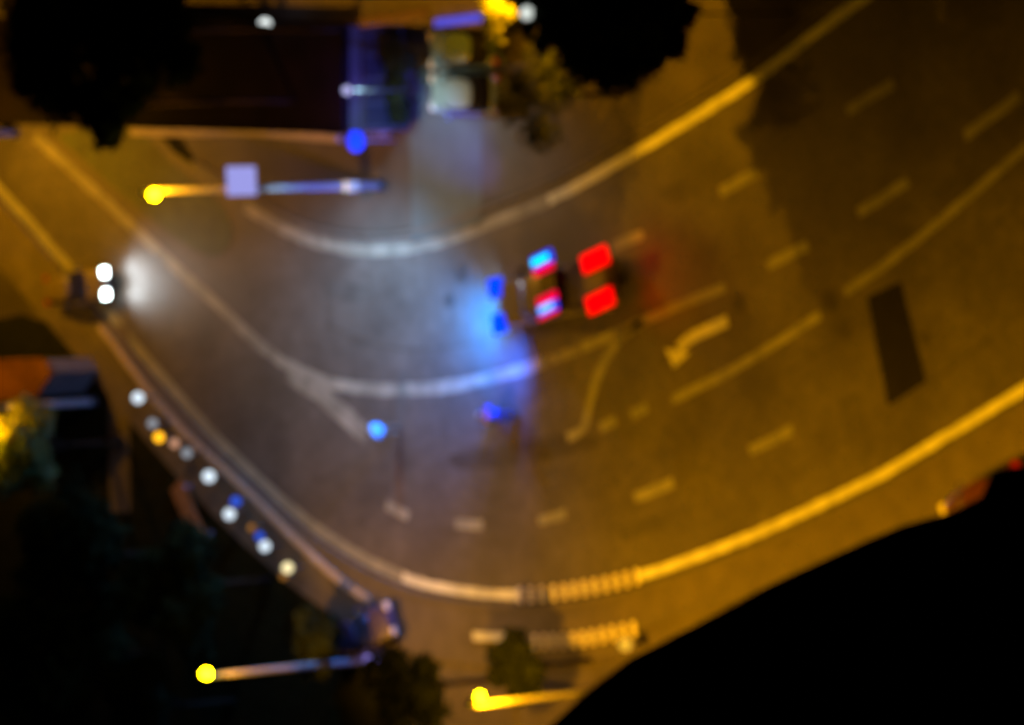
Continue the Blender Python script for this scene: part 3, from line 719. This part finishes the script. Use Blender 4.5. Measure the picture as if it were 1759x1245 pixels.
# ------------------------------------------------------------------ people and scooter
def person(label, base, rz, jacket, trousers, seated=False, group=None):
    t = thing('person', label, 'person', base, rz)
    if not seated:
        V = [(0, 0, .96), (0, 0, 1.18), (0, 0, 1.40), (.01, 0, 1.50), (.02, 0, 1.60), (.03, 0, 1.70),
             (0, .10, .92), (.04, .11, .50), (-.02, .12, .09), (.12, .13, .05),
             (0, -.10, .92), (-.02, -.12, .50), (-.08, -.13, .09), (.06, -.14, .05),
             (0, .20, 1.42), (.03, .27, 1.16), (.20, .25, .98), (.27, .24, .93),
             (0, -.20, 1.42), (-.02, -.27, 1.15), (.08, -.28, .92), (.12, -.28, .86)]
    else:
        V = [(-.1, 0, .80), (-.06, 0, 1.02), (.02, 0, 1.24), (.06, 0, 1.34), (.10, 0, 1.44), (.12, 0, 1.54),
             (0, .14, .80), (.38, .22, .78), (.36, .20, .38), (.48, .20, .32),
             (0, -.14, .80), (.38, -.22, .78), (.36, -.20, .38), (.48, -.20, .32),
             (.02, .21, 1.26), (.16, .36, 1.06), (.42, .32, 1.05), (.50, .30, 1.04),
             (.02, -.21, 1.26), (.16, -.36, 1.06), (.42, -.32, 1.05), (.50, -.30, 1.04)]
    Ed = [(0, 1), (1, 2), (2, 3), (3, 4), (4, 5), (0, 6), (6, 7), (7, 8), (8, 9), (0, 10), (10, 11), (11, 12), (12, 13), (2, 14), (14, 15), (15, 16), (16, 17), (2, 18), (18, 19), (19, 20), (20, 21)]
    Rd = [.15, .15, .16, .065, .10, .10, .105, .075, .055, .05, .105, .075, .055, .05, .085, .06, .045, .035, .085, .06, .045, .035]
    if seated: Rd = [v * (1.0 if k in (4, 5) else 1.35) for k, v in enumerate(Rd)]
    me = bpy.data.meshes.new('body'); me.from_pydata(V, Ed, []); me.update()
    o = bpy.data.objects.new('body', me); C.objects.link(o)
    o.modifiers.new('skin', 'SKIN')
    for i, v in enumerate(me.skin_vertices[0].data): v.radius = (Rd[i], Rd[i]); v.use_root = (i == 0)
    sb_ = o.modifiers.new('sub', 'SUBSURF'); sb_.levels = 2
    dg = bpy.context.evaluated_depsgraph_get(); me2 = bpy.data.meshes.new_from_object(o.evaluated_get(dg))
    bpy.data.objects.remove(o)
    bm = bmesh.new(); bm.from_mesh(me2)
    for hi in (17, 21):                       # fingers and thumb
        hnd = Vector(V[hi]); d = (hnd - Vector(V[hi - 1])).normalized(); s = Vector((0, 1, 0)) if abs(d.y) < .8 else Vector((1, 0, 0))
        for k, ln in enumerate((.065, .08, .085, .075)):
            b0 = hnd + s * (k - 1.5) * .02; add_tube(bm, [b0 - d * .02, b0 + d * (.02 + ln * .5), b0 + d * (.01 + ln) + Vector((.0, 0, -.02))], [.011, .010, .007], 6)
        add_tube(bm, [hnd - d * .03 + s * .03, hnd + d * .01 + s * .055, hnd + d * .04 + s * .05], [.012, .011, .008], 6)
    hd_ = Vector(V[5]) + Vector((0, 0, -.04))
    add_tube(bm, [hd_ + Vector((.09, 0, .02)), hd_ + Vector((.125, 0, -.02)), hd_ + Vector((.10, 0, -.03))], [.012, .018, .012], 6)
    for s in (-1, 1):
        add_tube(bm, [hd_ + Vector((-.01, s * .09, -.03)), hd_ + Vector((.0, s * .115, .0)), hd_ + Vector((.0, s * .10, .03))], [.015, .018, .012], 6)
    bm.to_mesh(me2); bm.free()
    me2.materials.clear()
    for k in (M['skin'], jacket, trousers): me2.materials.append(k)
    headz = V[3][2]; hipz = V[0][2] + .02
    for p in me2.polygons:
        c = p.center; p.use_smooth = True
        hand = min((c - Vector(V[17])).length, (c - Vector(V[21])).length) < .085
        leg = (c.z < hipz and abs(c.y) < .235 and not hand) if not seated else (c.z < .90)
        p.material_index = 0 if (hand or c.z > headz) else (2 if leg else 1)
    o = link('body', me2, t)
    # hair / helmet cap
    ball('hair', (V[5][0] - .015, 0, V[5][2] + .0), .118, M['hair'], t, (1.0, .92, .9), 12)
    for s in (-1, 1): ball('eye', (V[5][0] + .098, s * .035, V[5][2] - .045), .012, M['sign_face'], t, seg=6)
    return t

pb_ = P(688, 737)
person('person in a light blue jacket standing on the road below the long curved line', Vector((pb_.x, pb_.y, .014)), R(200), M['jacket_light'], M['trousers'])
sc_ = P(872, 712)
st = thing('motor_scooter', 'dark motor scooter under the rider in the blue jacket', 'scooter', (sc_.x, sc_.y, .014), R(176))
vi = mat('violet_shell', (.06, .04, .16), rough=.35, bump=0)
for x in (-.62, .66):
    bm = bmesh.new(); bmesh.ops.create_cone(bm, cap_ends=True, segments=20, radius1=.27, radius2=.27, depth=.12)
    bmesh.ops.rotate(bm, verts=bm.verts, matrix=Matrix.Rotation(R(90), 3, 'X')); bmesh.ops.translate(bm, verts=bm.verts, vec=(x, 0, .27)); from_bm('wheel', bm, M['rubber'], st)
loft('rear_shell', [(-.95, .10, .08, .55, .65, .72), (-.6, .19, .15, .38, .6, .76), (-.1, .17, .12, .30, .5, .70), (.05, .12, .10, .22, .3, .36)], vi, st)
box('floorboard', (.18, 0, .27), (.5, .34, .06), vi, st, bev=.02)
box('front_shield', (.50, 0, .62), (.09, .44, .72), vi, st, bev=.04, rot=Matrix.Rotation(R(-14), 3, 'Y'))
box('seat', (-.40, 0, .78), (.72, .28, .09), M['rubber'], st, bev=.035)
tube('handlebar', [(.42, -.34, 1.04), (.48, -.15, 1.08), (.48, .15, 1.08), (.42, .34, 1.04)], [.018] * 4, M['dark_metal'], st, 6)
tube('fork', [(.50, 0, 1.0), (.66, 0, .27)], [.035, .03], M['steel'], st, 8)
box('headlight', (.56, 0, .98), (.10, .2, .14), M['plate'], st, bev=.03)
box('top_box', (-.98, 0, .92), (.38, .44, .34), mat('box_blue', (.02, .06, .5), rough=.4, bump=0), st, bev=.05)
sv = Matrix.Rotation(R(176), 3, 'Z')
off = sv @ Vector((-.35, 0, 0))
person('rider in a deep blue jacket sitting on the dark scooter', Vector((sc_.x + off.x, sc_.y + off.y, .04)), R(176), M['jacket_blue'], M['trousers_dark'], seated=True)
